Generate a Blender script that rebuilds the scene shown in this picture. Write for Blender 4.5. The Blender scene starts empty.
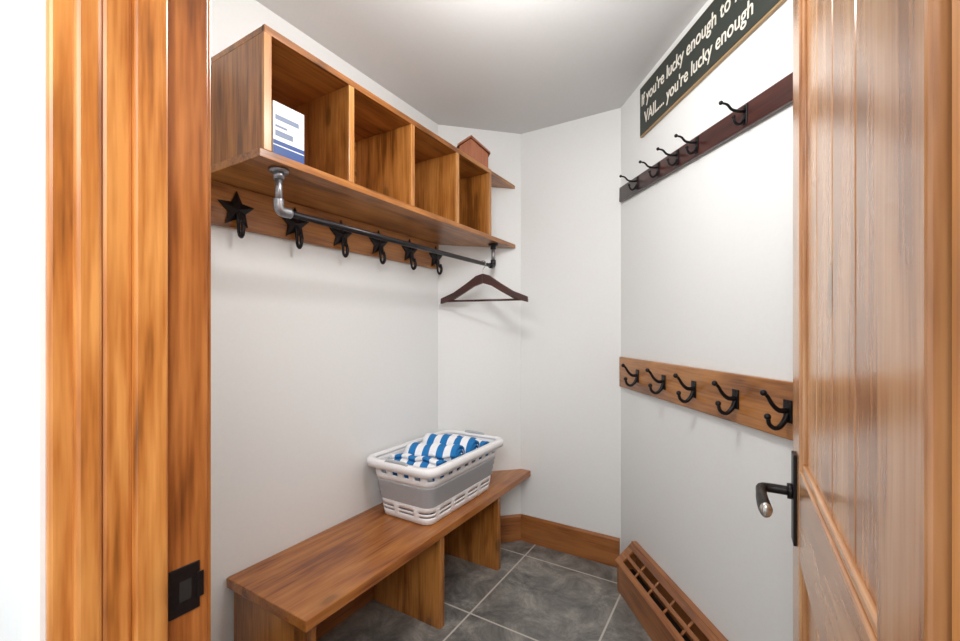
import bpy, bmesh, math, random
from mathutils import Vector, Matrix
random.seed(3)
sc=bpy.context.scene
CEIL=2.44; CH=1.26

def lin(c):
    c=c/255.0
    return c/12.92 if c<=0.04045 else ((c+0.055)/1.055)**2.4
def rgb(r,g,b): return (lin(r),lin(g),lin(b),1)

def newmat(name):
    m=bpy.data.materials.new(name); m.use_nodes=True
    nt=m.node_tree; b=nt.nodes['Principled BSDF']
    return m,nt,b
def plain(name,col,rough=0.5,metal=0.0,bump=0.0,bscale=200,coat=0.0,var=0.04):
    m,nt,b=newmat(name)
    b.inputs['Roughness'].default_value=rough
    b.inputs['Metallic'].default_value=metal
    b.inputs['Coat Weight'].default_value=coat
    tc=nt.nodes.new('ShaderNodeTexCoord')
    n=nt.nodes.new('ShaderNodeTexNoise'); n.inputs['Scale'].default_value=bscale
    nt.links.new(tc.outputs['Object'],n.inputs['Vector'])
    r=nt.nodes.new('ShaderNodeValToRGB')
    r.color_ramp.elements[0].position=0.3; r.color_ramp.elements[1].position=0.7
    r.color_ramp.elements[0].color=tuple(c*(1-var) for c in col[:3])+(1,)
    r.color_ramp.elements[1].color=tuple(min(1,c*(1+var)) for c in col[:3])+(1,)
    nt.links.new(n.outputs['Fac'],r.inputs['Fac']); nt.links.new(r.outputs['Color'],b.inputs['Base Color'])
    if bump>0:
        bp=nt.nodes.new('ShaderNodeBump'); bp.inputs['Strength'].default_value=bump; bp.inputs['Distance'].default_value=0.002
        nt.links.new(n.outputs['Fac'],bp.inputs['Height']); nt.links.new(bp.outputs['Normal'],b.inputs['Normal'])
    return m
def wood(name,axis,dark,mid,light,rough=0.32,knots=True,coat=0.25,kd=0.8,lo=0.41,hi=0.62,kscale=1.0,kr=1.0):
    m,nt,b=newmat(name)
    L=nt.links
    tc=nt.nodes.new('ShaderNodeTexCoord')
    oi=nt.nodes.new('ShaderNodeObjectInfo')
    add=nt.nodes.new('ShaderNodeVectorMath'); add.operation='MULTIPLY_ADD'
    L.new(oi.outputs['Random'],add.inputs[0]); add.inputs[1].default_value=(7,11,5)
    L.new(tc.outputs['Object'],add.inputs[2])
    def mp(al,cr):
        q=nt.nodes.new('ShaderNodeMapping'); s=[cr]*3; s['xyz'.index(axis)]=al
        q.inputs['Scale'].default_value=s; L.new(add.outputs[0],q.inputs['Vector']); return q
    m1=mp(1.8,16); m2=mp(7,130); m3=mp(3.0,7)
    n1=nt.nodes.new('ShaderNodeTexNoise'); n1.inputs['Scale'].default_value=1; n1.inputs['Detail'].default_value=3; n1.inputs['Distortion'].default_value=0.8
    n2=nt.nodes.new('ShaderNodeTexNoise'); n2.inputs['Scale'].default_value=1; n2.inputs['Detail'].default_value=2
    n3=nt.nodes.new('ShaderNodeTexNoise'); n3.inputs['Scale'].default_value=1; n3.inputs['Detail'].default_value=4
    L.new(m1.outputs[0],n1.inputs['Vector']);L.new(m2.outputs[0],n2.inputs['Vector']);L.new(m3.outputs[0],n3.inputs['Vector'])
    mx=nt.nodes.new('ShaderNodeMath'); mx.operation='MULTIPLY_ADD'; mx.inputs[1].default_value=0.25
    L.new(n2.outputs['Fac'],mx.inputs[0])
    m5=nt.nodes.new('ShaderNodeMath'); m5.operation='MULTIPLY'; m5.inputs[1].default_value=0.42; L.new(n1.outputs['Fac'],m5.inputs[0])
    m6=nt.nodes.new('ShaderNodeMath'); m6.operation='MULTIPLY_ADD'; m6.inputs[1].default_value=0.37; L.new(n3.outputs['Fac'],m6.inputs[0]); L.new(m5.outputs[0],m6.inputs[2])
    L.new(m6.outputs[0],mx.inputs[2])
    cr=nt.nodes.new('ShaderNodeValToRGB'); e=cr.color_ramp.elements
    e[0].position=lo; e[0].color=dark; e[1].position=hi; e[1].color=light
    k=e.new((lo+hi)/2-0.02); k.color=mid
    L.new(mx.outputs[0],cr.inputs['Fac'])
    out=cr.outputs['Color']
    if knots:
        m4=mp(3.6*kscale,7.0*kscale)
        wn=nt.nodes.new('ShaderNodeTexNoise'); wn.inputs['Scale'].default_value=3; L.new(m4.outputs[0],wn.inputs['Vector'])
        wa=nt.nodes.new('ShaderNodeVectorMath'); wa.operation='MULTIPLY_ADD'; L.new(wn.outputs['Color'],wa.inputs[0]); wa.inputs[1].default_value=(0.15,0.15,0.15); L.new(m4.outputs[0],wa.inputs[2])
        v=nt.nodes.new('ShaderNodeTexVoronoi'); v.inputs['Scale'].default_value=1; L.new(wa.outputs[0],v.inputs['Vector'])
        r=nt.nodes.new('ShaderNodeValToRGB'); r.color_ramp.elements[0].position=0.08*kr; r.color_ramp.elements[0].color=(1,1,1,1)
        r.color_ramp.elements[1].position=0.28*kr; r.color_ramp.elements[1].color=(0,0,0,1)
        q=r.color_ramp.elements.new(0.14*kr); q.color=(0.35,0.35,0.35,1)
        L.new(v.outputs['Distance'],r.inputs['Fac'])
        mk=nt.nodes.new('ShaderNodeMath'); mk.operation='MULTIPLY'; mk.inputs[1].default_value=kd; L.new(r.outputs['Color'],mk.inputs[0])
        mix=nt.nodes.new('ShaderNodeMixRGB'); L.new(mk.outputs[0],mix.inputs['Fac']); L.new(out,mix.inputs[1]); mix.inputs[2].default_value=tuple(c*0.22 for c in dark[:3])+(1,)
        out=mix.outputs[0]
    L.new(out,b.inputs['Base Color'])
    b.inputs['Roughness'].default_value=rough; b.inputs['Coat Weight'].default_value=coat; b.inputs['Coat Roughness'].default_value=0.2
    bp=nt.nodes.new('ShaderNodeBump'); bp.inputs['Strength'].default_value=0.12; bp.inputs['Distance'].default_value=0.001
    L.new(n2.outputs['Fac'],bp.inputs['Height']); L.new(bp.outputs['Normal'],b.inputs['Normal'])
    return m
D,M_,Lt=rgb(150,98,56),rgb(188,134,86),rgb(214,166,118)
woodJ=wood('alder_vertical','z',rgb(120,68,26),rgb(182,112,50),rgb(218,152,82),kscale=1.1,kr=1.3)
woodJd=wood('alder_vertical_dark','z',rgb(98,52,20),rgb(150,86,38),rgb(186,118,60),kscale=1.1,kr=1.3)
woodZ=wood('alder_panel_vertical','z',D,M_,Lt,rough=0.25,kd=0.6,coat=0.5)
D2,M2,L2=rgb(106,62,22),rgb(152,94,40),rgb(184,124,62)
woodY=wood('alder_grain_y','y',D2,M2,L2,kd=0.55)
woodX=wood('alder_grain_x','x',rgb(108,60,26),rgb(146,88,42),rgb(168,108,58),kd=0.4)
woodXk=wood('alder_grain_x_rack','x',D2,M2,L2,kd=0.7,kr=1.2)
woodZ2=wood('alder_grain_z','z',D2,M2,L2,kd=0.55)
woodE=wood('alder_edge_z','z',rgb(140,86,38),rgb(176,118,60),rgb(200,142,80),knots=False)
woodBench=wood('alder_bench','y',rgb(120,64,24),rgb(156,92,38),rgb(180,116,54),kd=0.5,rough=0.27)
woodDark=wood('mahogany','x',rgb(36,14,12),rgb(56,24,20),rgb(76,36,28),knots=False)
woodHeat=wood('heater_wood','x',rgb(118,68,34),rgb(152,94,50),rgb(176,116,68),knots=False)
woodRed=wood('cedar_box','z',rgb(118,66,38),rgb(144,82,50),rgb(162,98,64),knots=False)
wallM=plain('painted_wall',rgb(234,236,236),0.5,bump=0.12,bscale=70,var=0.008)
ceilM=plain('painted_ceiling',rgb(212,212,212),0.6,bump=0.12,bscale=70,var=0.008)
iron=plain('black_iron',rgb(28,25,27),0.38,metal=0.5,bump=0.2,bscale=120,var=0.2)
pipeB=plain('black_pipe',rgb(44,42,46),0.35,metal=0.6,bump=0.05)
galv=plain('galvanized_steel',rgb(150,150,154),0.35,metal=0.9,bump=0.2,bscale=150,var=0.1)
chrome=plain('brushed_nickel',rgb(190,188,184),0.25,metal=0.9)
white=plain('white_plastic',rgb(240,240,242),0.35)
grey=plain('grey_silicone',rgb(176,180,186),0.5)
cardW=plain('white_card',rgb(218,222,230),0.5)
cardB=plain('blue_card',rgb(28,66,130),0.5)
cardG=plain('grey_print',rgb(110,124,150),0.5)
signG=plain('sign_dark_green',rgb(44,50,44),0.45)
signB=plain('sign_tan_border',rgb(168,138,100),0.45)
signT=plain('sign_lettering',rgb(235,230,218),0.5)
darkS=plain('dark_hole_shade',rgb(26,20,18),0.8)
baseS=plain('heater_fins',rgb(40,34,32),0.5,metal=0.4)

def stripes():
    m,nt,b=newmat('striped_terry'); L=nt.links
    tc=nt.nodes.new('ShaderNodeTexCoord'); sp=nt.nodes.new('ShaderNodeSeparateXYZ'); L.new(tc.outputs['Object'],sp.inputs[0])
    w=nt.nodes.new('ShaderNodeMath'); w.operation='MULTIPLY'; w.inputs[1].default_value=1/0.070; L.new(sp.outputs['X'],w.inputs[0])
    f=nt.nodes.new('ShaderNodeMath'); f.operation='FRACT'; L.new(w.outputs[0],f.inputs[0])
    g=nt.nodes.new('ShaderNodeMath'); g.operation='GREATER_THAN'; g.inputs[1].default_value=0.5; L.new(f.outputs[0],g.inputs[0])
    mix=nt.nodes.new('ShaderNodeMixRGB'); mix.inputs[1].default_value=rgb(240,242,246); mix.inputs[2].default_value=rgb(30,118,184); L.new(g.outputs[0],mix.inputs['Fac'])
    L.new(mix.outputs[0],b.inputs['Base Color']); b.inputs['Roughness'].default_value=0.95
    n=nt.nodes.new('ShaderNodeTexNoise'); n.inputs['Scale'].default_value=260; L.new(tc.outputs['Object'],n.inputs['Vector'])
    bp=nt.nodes.new('ShaderNodeBump'); bp.inputs['Strength'].default_value=0.5; bp.inputs['Distance'].default_value=0.003
    L.new(n.outputs['Fac'],bp.inputs['Height']); L.new(bp.outputs['Normal'],b.inputs['Normal'])
    return m
terry=stripes()

def tileM():
    m,nt,b=newmat('slate_tile'); L=nt.links
    tc=nt.nodes.new('ShaderNodeTexCoord'); mp=nt.nodes.new('ShaderNodeMapping')
    mp.inputs['Location'].default_value=(-0.455+0.54*4,-1.60+0.57*6,0)
    L.new(tc.outputs['Object'],mp.inputs['Vector'])
    br=nt.nodes.new('ShaderNodeTexBrick'); br.offset=0; br.offset_frequency=1; br.squash=1
    br.inputs['Scale'].default_value=1; br.inputs['Brick Width'].default_value=0.54; br.inputs['Row Height'].default_value=0.57
    br.inputs['Mortar Size'].default_value=0.0045; br.inputs['Mortar Smooth'].default_value=0.2
    br.inputs['Color1'].default_value=(0,0,0,1); br.inputs['Color2'].default_value=(1,1,1,1)
    L.new(mp.outputs[0],br.inputs['Vector'])
    n=nt.nodes.new('ShaderNodeTexNoise'); n.inputs['Scale'].default_value=6; n.inputs['Detail'].default_value=12; n.inputs['Roughness'].default_value=0.78; n.inputs['Distortion'].default_value=0.5
    L.new(tc.outputs['Object'],n.inputs['Vector'])
    r=nt.nodes.new('ShaderNodeValToRGB'); e=r.color_ramp.elements
    e[0].position=0.34; e[0].color=rgb(80,80,79); e[1].position=0.66; e[1].color=rgb(170,166,158)
    k=e.new(0.5); k.color=rgb(124,122,118)
    L.new(n.outputs['Fac'],r.inputs['Fac'])
    mx=nt.nodes.new('ShaderNodeMixRGB'); L.new(br.outputs['Fac'],mx.inputs['Fac']); L.new(r.outputs['Color'],mx.inputs[1]); mx.inputs[2].default_value=rgb(196,192,184)
    L.new(mx.outputs[0],b.inputs['Base Color']); b.inputs['Roughness'].default_value=0.36
    bp=nt.nodes.new('ShaderNodeBump'); bp.inputs['Strength'].default_value=0.4; bp.inputs['Distance'].default_value=0.004
    L.new(n.outputs['Fac'],bp.inputs['Height']); L.new(bp.outputs['Normal'],b.inputs['Normal'])
    return m
tile=tileM()

# ---------- geometry helpers
def empty(name,mat=None):
    o=bpy.data.objects.new(name,None); sc.collection.objects.link(o); o.empty_display_size=0.05
    if mat is not None: o.matrix_world=mat
    return o
def obj(name,verts,faces,mat,parent=None,bevel=0.0,smooth=False):
    me=bpy.data.meshes.new(name); me.from_pydata([tuple(v) for v in verts],[],faces); me.update()
    bm=bmesh.new(); bm.from_mesh(me); bmesh.ops.recalc_face_normals(bm,faces=bm.faces); bm.to_mesh(me); bm.free()
    o=bpy.data.objects.new(name,me); sc.collection.objects.link(o)
    if mat: me.materials.append(mat)
    if smooth:
        for p in me.polygons: p.use_smooth=True
    if bevel>0:
        b=o.modifiers.new('b','BEVEL'); b.width=bevel; b.segments=2; b.limit_method='ANGLE'
    if parent: o.parent=parent
    return o
def box(name,a,b,mat,parent=None,bevel=0.0015):
    x0,y0,z0=a;x1,y1,z1=b
    v=[(x0,y0,z0),(x1,y0,z0),(x1,y1,z0),(x0,y1,z0),(x0,y0,z1),(x1,y0,z1),(x1,y1,z1),(x0,y1,z1)]
    f=[(0,3,2,1),(4,5,6,7),(0,1,5,4),(1,2,6,5),(2,3,7,6),(3,0,4,7)]
    return obj(name,v,f,mat,parent,bevel)
def prism(name,poly,z0,z1,mat,parent=None,bevel=0.0):
    n=len(poly)
    v=[(p[0],p[1],z0) for p in poly]+[(p[0],p[1],z1) for p in poly]
    f=[tuple(range(n-1,-1,-1)),tuple(range(n,2*n))]+[(i,(i+1)%n,n+(i+1)%n,n+i) for i in range(n)]
    return obj(name,v,f,mat,parent,bevel)
def xprism(name,poly,x0,x1,mat,parent=None,bevel=0.0):
    n=len(poly)
    v=[(x0,p[0],p[1]) for p in poly]+[(x1,p[0],p[1]) for p in poly]
    f=[tuple(range(n-1,-1,-1)),tuple(range(n,2*n))]+[(i,(i+1)%n,n+(i+1)%n,n+i) for i in range(n)]
    return obj(name,v,f,mat,parent,bevel)
def catmull(p,sub):
    p=[Vector(q) for q in p]
    if len(p)<3 or sub<=1: return p
    q=[p[0]*2-p[1]]+p+[p[-1]*2-p[-2]]; out=[]
    for i in range(1,len(q)-2):
        for k in range(sub):
            t=k/sub
            out.append(0.5*((2*q[i])+(-q[i-1]+q[i+1])*t+(2*q[i-1]-5*q[i]+4*q[i+1]-q[i+2])*t*t+(-q[i-1]+3*q[i]-3*q[i+1]+q[i+2])*t**3))
    out.append(p[-1]); return out
def tube(name,pts,r,mat,parent=None,seg=10,sub=6,flat=1.0):
    P=catmull(pts,sub); n=len(P)
    if not isinstance(r,(list,tuple)): r=[r]*len(pts)
    R=[]
    for i in range(n):
        u=i/(n-1)*(len(r)-1); k=min(int(u),len(r)-2); R.append(r[k]+(r[k+1]-r[k])*(u-k))
    v=[];f=[]
    T=(P[1]-P[0]).normalized(); N=T.orthogonal().normalized()
    for i in range(n):
        t2=(P[min(i+1,n-1)]-P[max(i-1,0)]).normalized()
        N=(N-t2*N.dot(t2)).normalized(); B=t2.cross(N)
        for k in range(seg):
            a=2*math.pi*k/seg; v.append(P[i]+N*math.cos(a)*R[i]+B*math.sin(a)*R[i]*flat)
    for i in range(n-1):
        for k in range(seg):
            f.append((i*seg+k,i*seg+(k+1)%seg,(i+1)*seg+(k+1)%seg,(i+1)*seg+k))
    f.append(tuple(range(seg))); f.append(tuple((n-1)*seg+k for k in range(seg)))
    return obj(name,v,f,mat,parent,0,True)
def ball(name,c,r,mat,parent=None,s=(1,1,1)):
    bm=bmesh.new(); bmesh.ops.create_uvsphere(bm,u_segments=16,v_segments=10,radius=r)
    for q in bm.verts: q.co=Vector((q.co.x*s[0],q.co.y*s[1],q.co.z*s[2]))+Vector(c)
    me=bpy.data.meshes.new(name); bm.to_mesh(me); bm.free(); me.materials.append(mat)
    for p in me.polygons: p.use_smooth=True
    o=bpy.data.objects.new(name,me); sc.collection.objects.link(o)
    if parent: o.parent=parent
    return o

# ---------- room shell
AY=1.97; A=(0,AY);B=(0.355,2.325);C=(0.942,2.325)
wd=Vector((0.595,-0.804)).normalized(); E=(C[0]+wd.x*2.46,C[1]+wd.y*2.46)
prism('floor',[(-1.5,-1.8),(3.2,-1.8),(3.2,2.6),(-1.5,2.6)],-0.08,0,tile)
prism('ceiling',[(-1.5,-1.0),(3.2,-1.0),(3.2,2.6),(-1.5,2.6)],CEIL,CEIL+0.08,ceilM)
prism('wall_left',[(-0.1,0.33),(0,0.33),A,(-0.1,AY+.05)],0,CEIL,wallM)
prism('wall_back_left',[A,B,(B[0]-.04,B[1]+.1),(-0.1,AY+.05)],0,CEIL,wallM)
prism('wall_back',[B,C,(C[0]+.05,C[1]+.1),(B[0]-.04,B[1]+.1)],0,CEIL,wallM)
nr=Vector((0.804,0.595))
prism('wall_right',[C,E,(E[0]+nr.x*.1,E[1]+nr.y*.1),(C[0]+.05,C[1]+.1)],0,CEIL,wallM)
JX=0.78; JR=1.582; S0=0.165; S1=0.345
prism('wall_front_left',[(-1.5,0.152),(JX-0.02,0.152),(JX-0.02,S1-0.004),(-1.5,S1-0.004)],0,CEIL,wallM,bevel=0.012)
prism('wall_front_right',[(JR+0.03,S0),(3.2,S0),(3.2,S1-0.004),(JR+0.03,S1-0.004)],0,CEIL,wallM)
prism('wall_front_header',[(JX-0.02,S0),(JR+0.03,S0),(JR+0.03,S1-0.004),(JX-0.02,S1-0.004)],2.10,CEIL,wallM)

df=empty('door_frame')
box('jamb_board_outer',(JX-0.02,S0+.003,0),(JX-0.006,0.194,2.10),woodJ,df,0.004)
box('jamb_board',(JX-0.02,0.190,0),(JX+0.003,0.217,2.10),woodJ,df,0.005)
box('jamb_board_mid',(JX-0.02,0.216,0),(JX+0.001,0.249,2.10),woodJ,df,0.005)
box('jamb_stop',(JX-0.02,0.248,0),(JX+0.011,0.287,2.10),woodJ,df,0.003)
box('jamb_rabbet',(JX-0.02,0.286,0),(JX,S1,2.10),woodJd,df,0.002)
box('jamb_casing_inner',(JX-0.10,S1-0.004,0),(JX-0.018,S1+0.014,2.17),woodJ,df,0.003)
box('hinge_jamb',(JR,S0-0.012,0),(JR+0.03,S1,2.10),woodJ,df,0.002)
box('head_jamb',(JX-0.02,S0-0.012,2.08),(JR+0.03,S1,2.10),woodJ,df,0.002)
box('strike_plate',(JX-0.001,0.291,0.842),(JX+0.0025,0.332,0.912),iron,df,0.001)
box('strike_hole_shade',(JX+0.001,0.304,0.862),(JX+0.003,0.320,0.892),darkS,df,0)  # solid dark slab, paints in the shade of the latch hole
box('strike_lip',(JX+0.002,0.328,0.858),(JX+0.004,0.337,0.896),iron,df,0.001)

dr=empty('door_1')
DX=1.574; DT=0.042; d0=0.352; d1=1.09
woodR=wood('alder_door_rail','y',D,M_,Lt,rough=0.25,kd=0.5,coat=0.5)
box('stile_latch',(DX,0.98,0.01),(DX+DT,d1,2.05),woodZ,dr,0.003)
box('stile_hinge',(DX,d0,0.01),(DX+DT,0.46,2.05),woodZ,dr,0.003)
for nm,z0,z1 in (('rail_bottom',0.01,0.24),('rail_lock',0.83,1.0),('rail_top',1.93,2.05)):
    box(nm,(DX+0.0005,0.458,z0),(DX+DT-0.0005,0.982,z1),woodR,dr,0.003)
npl=4; w=(0.984-0.456)/npl
for i in range(npl):
    for nm,z0,z1 in (('panel_lower',0.23,0.84),('panel_upper',0.99,1.94)):
        box(f'{nm}_{i+1}',(DX+0.010,0.456+i*w,z0),(DX+DT-0.010,0.456+(i+1)*w,z1),woodZ,dr,0.004)
for nm,z0,z1 in (('mould_u',1.0,1.93),('mould_l',0.24,0.83)):
    box(nm+'_bottom',(DX+0.004,0.46,z0),(DX+0.012,0.98,z0+0.014),woodR,dr,0.003)
    box(nm+'_top',(DX+0.004,0.46,z1-0.014),(DX+0.012,0.98,z1),woodR,dr,0.003)
    box(nm+'_side_far',(DX+0.004,0.966,z0+.014),(DX+0.012,0.98,z1-.014),woodZ,dr,0.003)
    box(nm+'_side_near',(DX+0.004,0.46,z0+.014),(DX+0.012,0.474,z1-.014),woodZ,dr,0.003)
for sgn,nm in ((-1,'inner'),(1,'outer')):
    xf=DX if sgn<0 else DX+DT
    a,b=sorted((xf,xf+sgn*0.006))
    box('handle_plate_'+nm,(a,1.012,0.845),(b,1.052,1.020),iron,dr,0.002)
    tube('handle_rose_'+nm,[(xf+sgn*.004,1.032,0.944),(xf+sgn*0.014,1.032,0.944)],0.015,iron,dr,20,1)
    tube('handle_neck_'+nm,[(xf+sgn*.01,1.032,0.944),(xf+sgn*0.045,1.032,0.944),(xf+sgn*0.056,1.024,0.944),(xf+sgn*0.058,1.0,0.944)],[0.009,0.009,0.010,0.009],iron,dr,12,6)
    tube('handle_lever_'+nm,[(xf+sgn*0.058,1.004,0.944),(xf+sgn*0.058,0.97,0.943),(xf+sgn*0.056,0.94,0.940),(xf+sgn*0.054,0.920,0.938)],[0.009,0.010,0.011,0.011],iron,dr,12,6)
    ball('handle_tip_'+nm,(xf+sgn*0.054,0.918,0.938),0.0112,chrome,dr,(0.9,.7,1.2))
box('latch_face',(DX+0.012,d1-0.001,0.86),(DX+DT-0.012,d1+0.002,1.0),iron,dr,0.0005)
for i,z in enumerate((0.25,1.85)):
    tube(f'hinge_{i+1}',[(DX-0.004,0.350,z-0.05),(DX-0.004,0.350,z+0.05)],0.006,iron,dr,12,1)

def bb(name,p,q,h=0.155,t=0.016):
    p=Vector(p);q=Vector(q);d=(q-p); L=d.length; ang=math.atan2(d.y,d.x)
    o=xprism(name,[(-0.001,0.001),(-t,0.001),(-t,h-0.012),(-t*0.55,h),(-0.001,h)],0,L,woodX,None,0.001)
    o.location=(p.x,p.y,0); o.rotation_euler=(0,0,ang); return o
bb('baseboard_left',(0,0.36),(0,AY-.005)); bb('baseboard_back_left',(0.002,AY+.002),B); bb('baseboard_back',(B[0]+.007,B[1]),(C[0]-.005,C[1]))

RM=Matrix.Translation((C[0],C[1],0))@Matrix.Rotation(math.atan2(wd.y,wd.x),4,'Z')
# heater
ht=empty('baseboard_heater_cover',RM)
x0,x1=0.20,1.75; dp=0.100; hf=0.138; hb=0.215
xprism('front_board',[(-dp,0.001),(-dp+0.016,0.001),(-dp+0.016,hf),(-dp,hf+0.004)],x0,x1,woodHeat,ht,0.002)
xprism('end_panel',[(-dp,0.001),(-0.001,0.001),(-0.001,hb),(-0.022,hb),(-dp,hf)],x0-0.016,x0,woodHeat,ht,0.002)
box('back_board',(x0,-0.012,0.03),(x1,-0.001,hb-0.002),woodHeat,ht)
box('fins',(x0+.01,-0.080,0.03),(x1-.02,-0.03,0.11),baseS,ht)
sl=Vector((dp-0.022,hb-hf)); ln=sl.length; su=sl/ln; sn=Vector((-su.y,su.x))
def slat(nm,a,b,xa,xb,th=0.012):
    p0=Vector((-dp,hf))+su*a; p1=Vector((-dp,hf))+su*b
    xprism(nm,[tuple(p0),tuple(p1),tuple(p1+sn*th),tuple(p0+sn*th)],xa,xb,woodHeat,ht,0.0015)
slat('grille_low',-0.004,0.022,x0-0.016,x1); slat('grille_mid',0.046,0.062,x0,x1); slat('grille_high',0.088,ln+0.006,x0-0.016,x1)
xx=x0-0.016; k=0
while xx<x1:
    wdt=0.05 if k==0 else 0.012
    slat(f'cross_{k}',0.020,0.092,xx,xx+wdt,0.0118 if k==0 else 0.005); xx+=wdt+0.11; k+=1
box('top_cap',(x0-0.02,-0.028,hb),(x1,-0.001,hb+0.016),woodHeat,ht,0.003)

def coat_hook(par,x,zc,idx,yb,s=1.0,thin=False):
    r=0.0058*s if not thin else 0.0042*s
    w=0.015*s if not thin else 0.009*s
    box(f'hook_plate_{idx}',(x-w,yb-0.004,zc-0.032*s),(x+w,yb,zc+0.030*s),iron,par,0.002)
    y=yb-0.002
    if not thin:
        up=[(x,y,zc+0.002*s),(x,y-0.024*s,zc+0.002*s),(x,y-0.044*s,zc+0.018*s),(x,y-0.058*s,zc+0.040*s),(x,y-0.070*s,zc+0.050*s)]
        dn=[(x,y,zc-0.004*s),(x,y-0.012*s,zc-0.030*s),(x,y-0.032*s,zc-0.046*s),(x,y-0.052*s,zc-0.036*s),(x,y-0.058*s,zc-0.014*s)]
    else:
        up=[(x,y,zc+0.010*s),(x,y-0.022*s,zc+0.008*s),(x,y-0.044*s,zc+0.012*s),(x,y-0.060*s,zc+0.026*s),(x,y-0.080*s,zc+0.030*s)]
        dn=[(x,y,zc-0.006*s),(x,y-0.008*s,zc-0.022*s),(x,y-0.022*s,zc-0.032*s),(x,y-0.034*s,zc-0.024*s),(x,y-0.038*s,zc-0.010*s)]
    tube(f'hook_upper_{idx}',up,[r*1.3,r*1.2,r,r*.9,r*.8],iron,par,8,5)
    ball(f'hook_tip_a_{idx}',up[-1],r*1.5,iron,par)
    tube(f'hook_lower_{idx}',dn,[r*1.3,r*1.2,r*1.1,r,r*.9],iron,par,8,5)
    ball(f'hook_tip_b_{idx}',dn[-1],r*1.5,iron,par)
    for q,dz in enumerate((0.024,-0.026)):
        ball(f'hook_screw_{idx}_{q}',(x,yb-0.004,zc+dz*s),0.003,iron,par,(1,.5,1))
rk=empty('coat_rack',RM)
box('board',(0.022,-0.020,0.964),(1.26,-0.001,1.120),woodXk,rk,0.004)
for i,x in enumerate((0.235,0.475,0.69,0.915,1.12)): coat_hook(rk,x,1.042,i+1,-0.020,1.0)
RM2=RM@Matrix.Translation((0,0,1.970))@Matrix.Rotation(math.radians(3.0),4,'Y')
rk2=empty('coat_rack',RM2)
box('board',(0.02,-0.020,-0.038),(1.24,-0.001,0.038),woodDark,rk2,0.005)
for i,x in enumerate((0.23,0.43,0.58,0.71,0.96)): coat_hook(rk2,x,0.002,i+1,-0.020,1.0,True)
sg=empty('wall_sign',RM@Matrix.Translation((0.245,0,2.168)))
SW,SH=0.85,0.232
box('border',(0,-0.014,0),(SW,-0.001,SH),signB,sg,0.003)
box('panel',(0.006,-0.0165,0.006),(SW-0.006,-0.013,SH-0.006),signG,sg,0.001)
def text(nm,body,x,z,size,wid):
    c=bpy.data.curves.new(nm,'FONT'); c.body=body; c.size=size; c.extrude=0.0008; c.shear=0.05; c.offset=0.0006
    c.materials.append(signT)
    o=bpy.data.objects.new(nm,c); sc.collection.objects.link(o); bpy.context.view_layer.update()
    o.parent=sg; o.rotation_euler=(math.radians(90),0,0); o.location=(x,-0.0172,z)
    o.scale=(wid/max(o.dimensions.x,0.01),1,1)
text('line_1',"If you're lucky enough to live in",0.022,0.136,0.076,0.775)
text('line_2',"VAIL.... you're lucky enough",0.050,0.044,0.076,0.69)

# ---------- bench
bn=empty('bench'); BZ=0.426
prism('seat',[(0.002,0.785),(0.002,AY-.001),(B[0]+.002,B[1]-.002),(0.42,B[1]-.002),(0.42,0.785)],BZ-0.034,BZ,woodBench,bn,0.003)
for i,s in enumerate((0.80,1.445,1.955)):
    box(f'support_{i+1}',(0.02,s,0.0),(0.405 if i<2 else 0.40,s+0.032,BZ-0.034),woodZ2,bn,0.002)
box('back_rail',(0.018,0.85,0.29),(0.036,1.90,BZ-0.035),woodBench,bn)

# ---------- cubby shelf
cb=empty('cubby_shelf'); X1=0.332; z0=1.748; z1=1.772; zt=2.125; t=0.02
prism('bottom_board',[(0.002,0.70),(0.002,AY-.001),(X1,AY+X1-.004),(X1,0.70)],z0,z1,woodY,cb,0.002)
prism('top_board',[(0.002,0.714),(0.002,AY-.001),(X1-0.002,AY+X1-.006),(X1-0.002,0.714)],zt-t,zt,woodY,cb,0.002)
S=[0.714,1.022,1.347,1.675,1.985]
for i,s in enumerate(S):
    xa=0.012 if i<4 else 0.045
    box(f'divider_{i+1}',(xa,s,z1),(X1-0.011,s+0.022,zt-t),woodZ2,cb,0.0015)
box('back_panel',(0.003,0.72,z1),(0.011,1.95,zt-t),woodY,cb)
for i in range(5):
    box(f'stile_face_{i+1}',(X1-0.011,S[i]-0.001,z1),(X1-0.0,S[i]+0.023,zt-t),woodE,cb,0.0015)
box('rail_face_top',(X1-0.011,S[0],zt-t-0.001),(X1+0.001,S[4]+0.022,zt+0.001),woodY,cb,0.0015)

# ---------- star hooks
sh=empty('star_hook_rack')
box('board',(0.001,0.62,1.605),(0.020,1.95,1.747),woodY,sh,0.002)
for i in range(6):
    s=0.808+i*0.222; zc=1.666; R=0.065
    pts=[]
    for k in range(10):
        a=math.pi/2+k*math.pi/5; r=R if k%2==0 else R*0.47
        pts.append((s+math.cos(a)*r,zc+math.sin(a)*r))
    v=[(0.021,p[0],p[1]) for p in pts]+[(0.026,p[0],p[1]) for p in pts]+[(0.036,s,zc)]
    f=[tuple(range(9,-1,-1))]+[(k,(k+1)%10,10+(k+1)%10,10+k) for k in range(10)]+[(10+k,10+(k+1)%10,20) for k in range(10)]
    obj(f'star_{i+1}',v,f,iron,sh,0.0005)
    tube(f'hook_{i+1}',[(0.030,s,zc-0.010),(0.034,s,zc-0.045),(0.038,s,zc-0.078),(0.048,s,zc-0.092),(0.060,s,zc-0.084),(0.063,s,zc-0.064),(0.058,s,zc-0.046)],[0.006,0.006,0.0055,0.0055,0.005,0.005,0.004],iron,sh,8,5,1.4)
    ball(f'hook_tip_{i+1}',(0.058,s,zc-0.045),0.0065,iron,sh)

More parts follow.
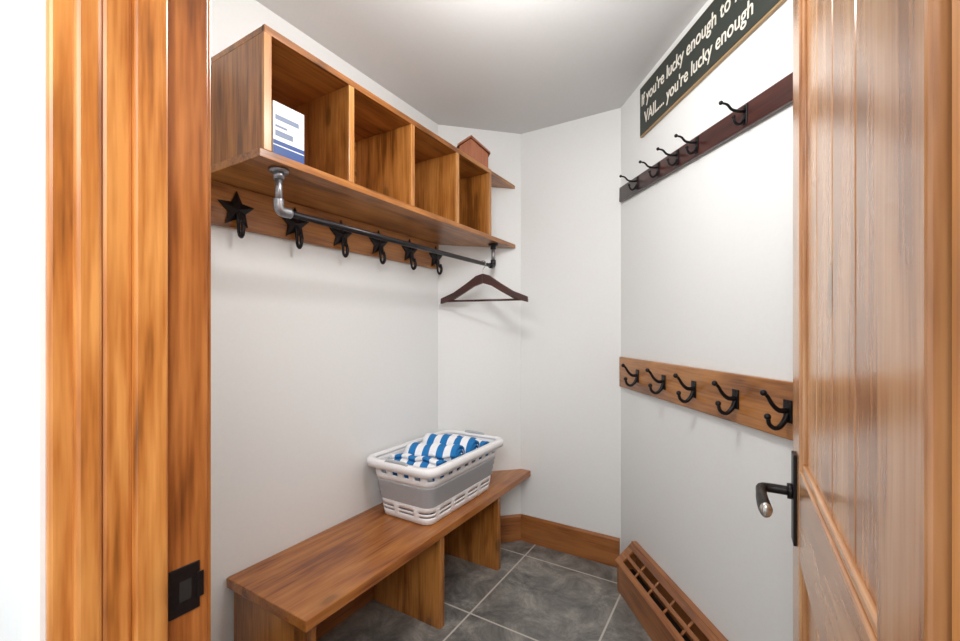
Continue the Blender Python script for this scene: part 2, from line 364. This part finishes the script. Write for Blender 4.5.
# ---------- hanging pipe rod
rod=empty('hanging_rod'); rx=0.285; rz=1.622; ya=0.79; yb=2.110
def fl(nm,y,m):
    tube(nm,[(rx,y,z0-0.010),(rx,y,z0-0.0005)],0.028,m,rod,24,1)
    tube(nm+'_neck',[(rx,y,z0-0.030),(rx,y,z0-0.009)],0.016,m,rod,16,1)
fl('flange_1',ya,galv); fl('flange_2',yb,pipeB)
tube('drop_1',[(rx,ya,z0-0.02),(rx,ya,rz+0.02)],0.0105,galv,rod,16,1)
tube('elbow_1',[(rx,ya,rz+0.035),(rx,ya,rz+0.012),(rx,ya+0.010,rz),(rx,ya+0.040,rz)],0.0155,galv,rod,16,6)
tube('rod_bar',[(rx,ya+0.02,rz),(rx,yb,rz)],0.0105,pipeB,rod,16,1)
tube('elbow_2',[(rx,yb+0.0,rz+0.035),(rx,yb,rz+0.012),(rx,yb-0.010,rz),(rx,yb-0.035,rz)],0.015,pipeB,rod,16,6)
tube('drop_2',[(rx,yb,z0-0.02),(rx,yb,rz+0.02)],0.0105,galv,rod,16,1)

# ---------- coat hanger (wire hook passes over the rod)
hg=empty('coat_hanger',Matrix.Translation((rx+.004,1.990,rz-0.002))@Matrix.Rotation(math.radians(12),4,'Z'))
tube('hook',[(-0.0165,0,0.002),(-0.0115,0,0.0115),(0,0,0.0155),(0.0115,0,0.0115),(0.0165,0,0.0),(0.013,0,-0.014),(0.003,0,-0.026),(0,0,-0.042),(0,0,-0.070)],0.002,chrome,hg,8,6)
def arm(sg_):
    top=[(0,-0.054),(0.04,-0.066),(0.10,-0.108),(0.17,-0.152),(0.248,-0.184)]
    bot=[(0.250,-0.214),(0.17,-0.192),(0.11,-0.158),(0.05,-0.122),(0,-0.106)]
    pl=[(sg_*a,b) for a,b in top+bot]; n=len(pl)
    v=[(p[0],-0.010,p[1]) for p in pl]+[(p[0],0.010,p[1]) for p in pl]
    f=[tuple(range(n)),tuple(range(2*n-1,n-1,-1))]+[(i,(i+1)%n,n+(i+1)%n,n+i) for i in range(n)]
    obj('arm_left' if sg_<0 else 'arm_right',v,f,woodDark,hg,0.003)
arm(-1); arm(1)
tube('bar',[(-0.23,0,-0.199),(0.23,0,-0.199)],0.006,woodDark,hg,10,1)

# ---------- tissue box in first cubby
tb=empty('tissue_box'); bx0,bx1,by0,by1=0.195,0.308,0.756,0.862; bz=z1+0.001
box('carton',(bx0,by0,bz),(bx1,by1,bz+0.164),cardW,tb,0.001)
box('label_front',(bx1,by0+.001,bz+0.002),(bx1+0.0008,by1-.001,bz+0.034),cardB,tb,0)
box('label_stripe',(bx1,by0+.001,bz+0.038),(bx1+0.0008,by1-.001,bz+0.050),cardB,tb,0)
box('label_band',(bx1,by0+.008,bz+0.064),(bx1+0.0008,by1-.04,bz+0.080),cardG,tb,0)
box('label_band_2',(bx1,by0+.008,bz+0.090),(bx1+0.0008,by1-.06,bz+0.096),cardG,tb,0)
box('label_band_3',(bx1,by0+.008,bz+0.112),(bx1+0.0008,by1-.02,bz+0.126),cardG,tb,0)
box('label_end',(bx0+.001,by1,bz+0.002),(bx1-.001,by1+0.0008,bz+0.045),cardB,tb,0)

# ---------- house-shaped wooden block on top of shelf
wb=empty('wooden_house_block',Matrix.Translation((0.237,1.955,zt+0.001))@Matrix.Rotation(math.radians(-48),4,'Z'))
xprism('body',[(-.072,0),(.086,0),(.086,.082),(-0.008,.158),(-.072,.112)],-0.038,0.038,woodRed,wb,0.004)
xprism('roof_right',[(.096,.080),(.096,.090),(-0.008,.173),(-0.008,.160)],-0.044,0.044,woodRed,wb,0.002)
xprism('roof_left',[(-.082,.107),(-.082,.119),(-0.008,.173),(-0.008,.160)],-0.044,0.044,woodRed,wb,0.002)

# ---------- laundry basket
LBY=1.69; LBX=0.224
lb=empty('laundry_basket',Matrix.Translation((LBX,LBY,BZ+0.002)))
N=168
def ring(a,b,rc):
    rc=min(rc,a*0.95); P=[]
    for (cx,cy,a0) in ((a-rc,b-rc,0),(-(a-rc),b-rc,90),(-(a-rc),-(b-rc),180),(a-rc,-(b-rc),270)):
        for k in range(25):
            th=math.radians(a0+90*k/24); P.append(Vector((cx+rc*math.cos(th),cy+rc*math.sin(th))))
    M=len(P); cum=[0]
    for k in range(M): cum.append(cum[-1]+(P[(k+1)%M]-P[k]).length)
    out=[];j=0
    for i in range(N):
        d=cum[-1]*i/N
        while j<M-1 and cum[j+1]<d: j+=1
        sg2=cum[j+1]-cum[j]; u=(d-cum[j])/sg2 if sg2>0 else 0
        out.append(P[j].lerp(P[(j+1)%M],u))
    return out
BA,BB=0.138,0.264; RC=0.040
def band(nm,rows,mat,slotrows,per=8,th=0.0035):
    v=[];f=[]
    for z,o in rows:
        for p in ring(BA+o,BB+o,RC+o*0.4): v.append((p.x,p.y,z))
    for r in range(len(rows)-1):
        for i in range(N):
            if r in slotrows and (i%per) not in slotrows[r]: continue
            f.append((r*N+i,r*N+(i+1)%N,(r+1)*N+(i+1)%N,(r+1)*N+i))
    o=obj(nm,v,f,mat,lb,0,True)
    s=o.modifiers.new('s','SOLIDIFY'); s.thickness=th; s.offset=0
    return o
band('lower_shell',[(0,-0.012),(0.003,-0.002),(0.020,0.001),(0.030,0.002),(0.037,0.004),(0.048,0.005),(0.055,0.006),(0.080,0.008)],white,{3:(0,1,2),5:(0,1,2)},12)
band('collapsible_band',[(0.079,0.009),(0.084,0.014),(0.104,0.012),(0.110,0.018),(0.130,0.016),(0.136,0.023),(0.156,0.021),(0.162,0.027),(0.174,0.027)],grey,{},8,0.003)
band('upper_shell',[(0.172,0.027),(0.188,0.029),(0.198,0.030),(0.216,0.032),(0.230,0.033),(0.252,0.035)],white,{2:(0,1,2)},6)
band('rim',[(0.226,0.060),(0.250,0.062),(0.258,0.057),(0.259,0.036),(0.246,0.033)],white,{},8,0.0035)
pl=ring(BA-0.010,BB-0.010,0.035)
prism('base_plate',[(p.x,p.y) for p in pl],0.001,0.004,white,lb)
for sgn in (-1,1):
    y=sgn*(BB+0.062)
    tube('grip_'+('near' if sgn<0 else 'far'),[(-0.060,y-sgn*.010,0.256),(-0.045,y-sgn*.012,0.265),(0.045,y-sgn*.012,0.265),(0.060,y-sgn*.010,0.256)],0.007,grey,lb,10,5)

# ---------- towels
tw=empty('striped_towels')
def roll(i,c,rot,L=0.25,R=0.055,tilt=0):
    v=[];f=[]; turns=2.5; n=90; m=16
    prof=[]
    for k in range(n):
        a=turns*2*math.pi*k/(n-1)+i; r=0.012+(R-0.012)*(k/(n-1))
        prof.append((math.cos(a)*r,math.sin(a)*r*0.88))
    for j in range(m+1):
        u=j/m; x=(u-0.5)*L
        for k,(y,z) in enumerate(prof):
            wob=0.004*math.sin(5*u*math.pi+i*2)
            e=1-0.12*abs(2*u-1)**5
            v.append((x+0.005*math.sin(k*.2+i)*(2*u-1),y*e+wob*.4,z*e+wob))
    for j in range(m):
        for k in range(n-1): f.append((j*n+k,j*n+k+1,(j+1)*n+k+1,(j+1)*n+k))
    o=obj(f'towel_roll_{i}',v,f,terry,tw,0,True)
    s=o.modifiers.new('s','SOLIDIFY'); s.thickness=0.013; s.offset=0
    o.location=c; o.rotation_euler=(0,math.radians(tilt),math.radians(rot))
bz0=BZ+0.004
for i,(dx,dy,dz,rot,tilt,L,R) in enumerate([(0,-0.18,0.066,2,0,0.22,0.052),(0,-0.06,0.066,-3,0,0.22,0.052),(0,0.06,0.066,2,0,0.22,0.052),(0,0.18,0.066,0,0,0.22,0.052),
        (0.0,-0.180,0.196,12,2,0.265,0.062),(0.0,-0.052,0.222,16,-2,0.27,0.066),(0.0,0.086,0.234,14,2,0.27,0.068),(0.005,0.202,0.216,6,3,0.26,0.056)]):
    roll(i+1,(LBX+dx,LBY+dy,bz0+dz),rot,L,R,tilt)

# ---------- lamps
def emis(nm,st):
    m=bpy.data.materials.new(nm); m.use_nodes=True; b=m.node_tree.nodes['Principled BSDF']
    b.inputs['Base Color'].default_value=(1,1,1,1); b.inputs['Emission Color'].default_value=(1,0.98,0.96,1); b.inputs['Emission Strength'].default_value=st; return m
cl=empty('ceiling_lamp'); lx,ly=0.98,1.00
tube('lamp_base',[(lx,ly,CEIL-0.018),(lx,ly,CEIL-0.0005)],0.15,chrome,cl,32,1)
ball('lamp_glass',(lx,ly,CEIL-0.018),0.14,emis('lamp_glass_glow',4.0),cl,(1,1,0.45))
def light(nm,typ,loc,e,size=0.3,rot=(0,0,0),col=(1,1,1),sy=None):
    l=bpy.data.lights.new(nm,typ); l.energy=e; l.color=col
    if typ=='AREA':
        l.size=size
        if sy: l.shape='RECTANGLE'; l.size_y=sy
    else: l.shadow_soft_size=size
    o=bpy.data.objects.new(nm,l); o.location=loc; o.rotation_euler=rot; sc.collection.objects.link(o); return o
light('room_lamp_light','POINT',(lx,ly,CEIL-0.32),19,0.10,col=(1,0.98,0.955))
light('hall_fill_light','AREA',(1.75,-0.75,2.2),34,1.2,(math.radians(55),0,math.radians(24)),(1,0.985,0.965),0.9)  # added soft fill from behind the camera, not a known hall fixture

w=bpy.data.worlds.new('world'); sc.world=w; w.use_nodes=True
bg=w.node_tree.nodes['Background']; bg.inputs[0].default_value=(0.96,0.98,1,1); bg.inputs[1].default_value=0.95

cam=bpy.data.cameras.new('camera'); co=bpy.data.objects.new('camera',cam); sc.collection.objects.link(co)
cam.sensor_width=36; cam.lens=36*427/960; cam.clip_start=0.01
cam.shift_y=9.5/960
co.location=(1.48,0,CH); co.rotation_euler=(math.radians(90),0,math.radians(31.3))
sc.camera=co
sc.view_settings.view_transform='Standard'
sc.view_settings.exposure=0.22
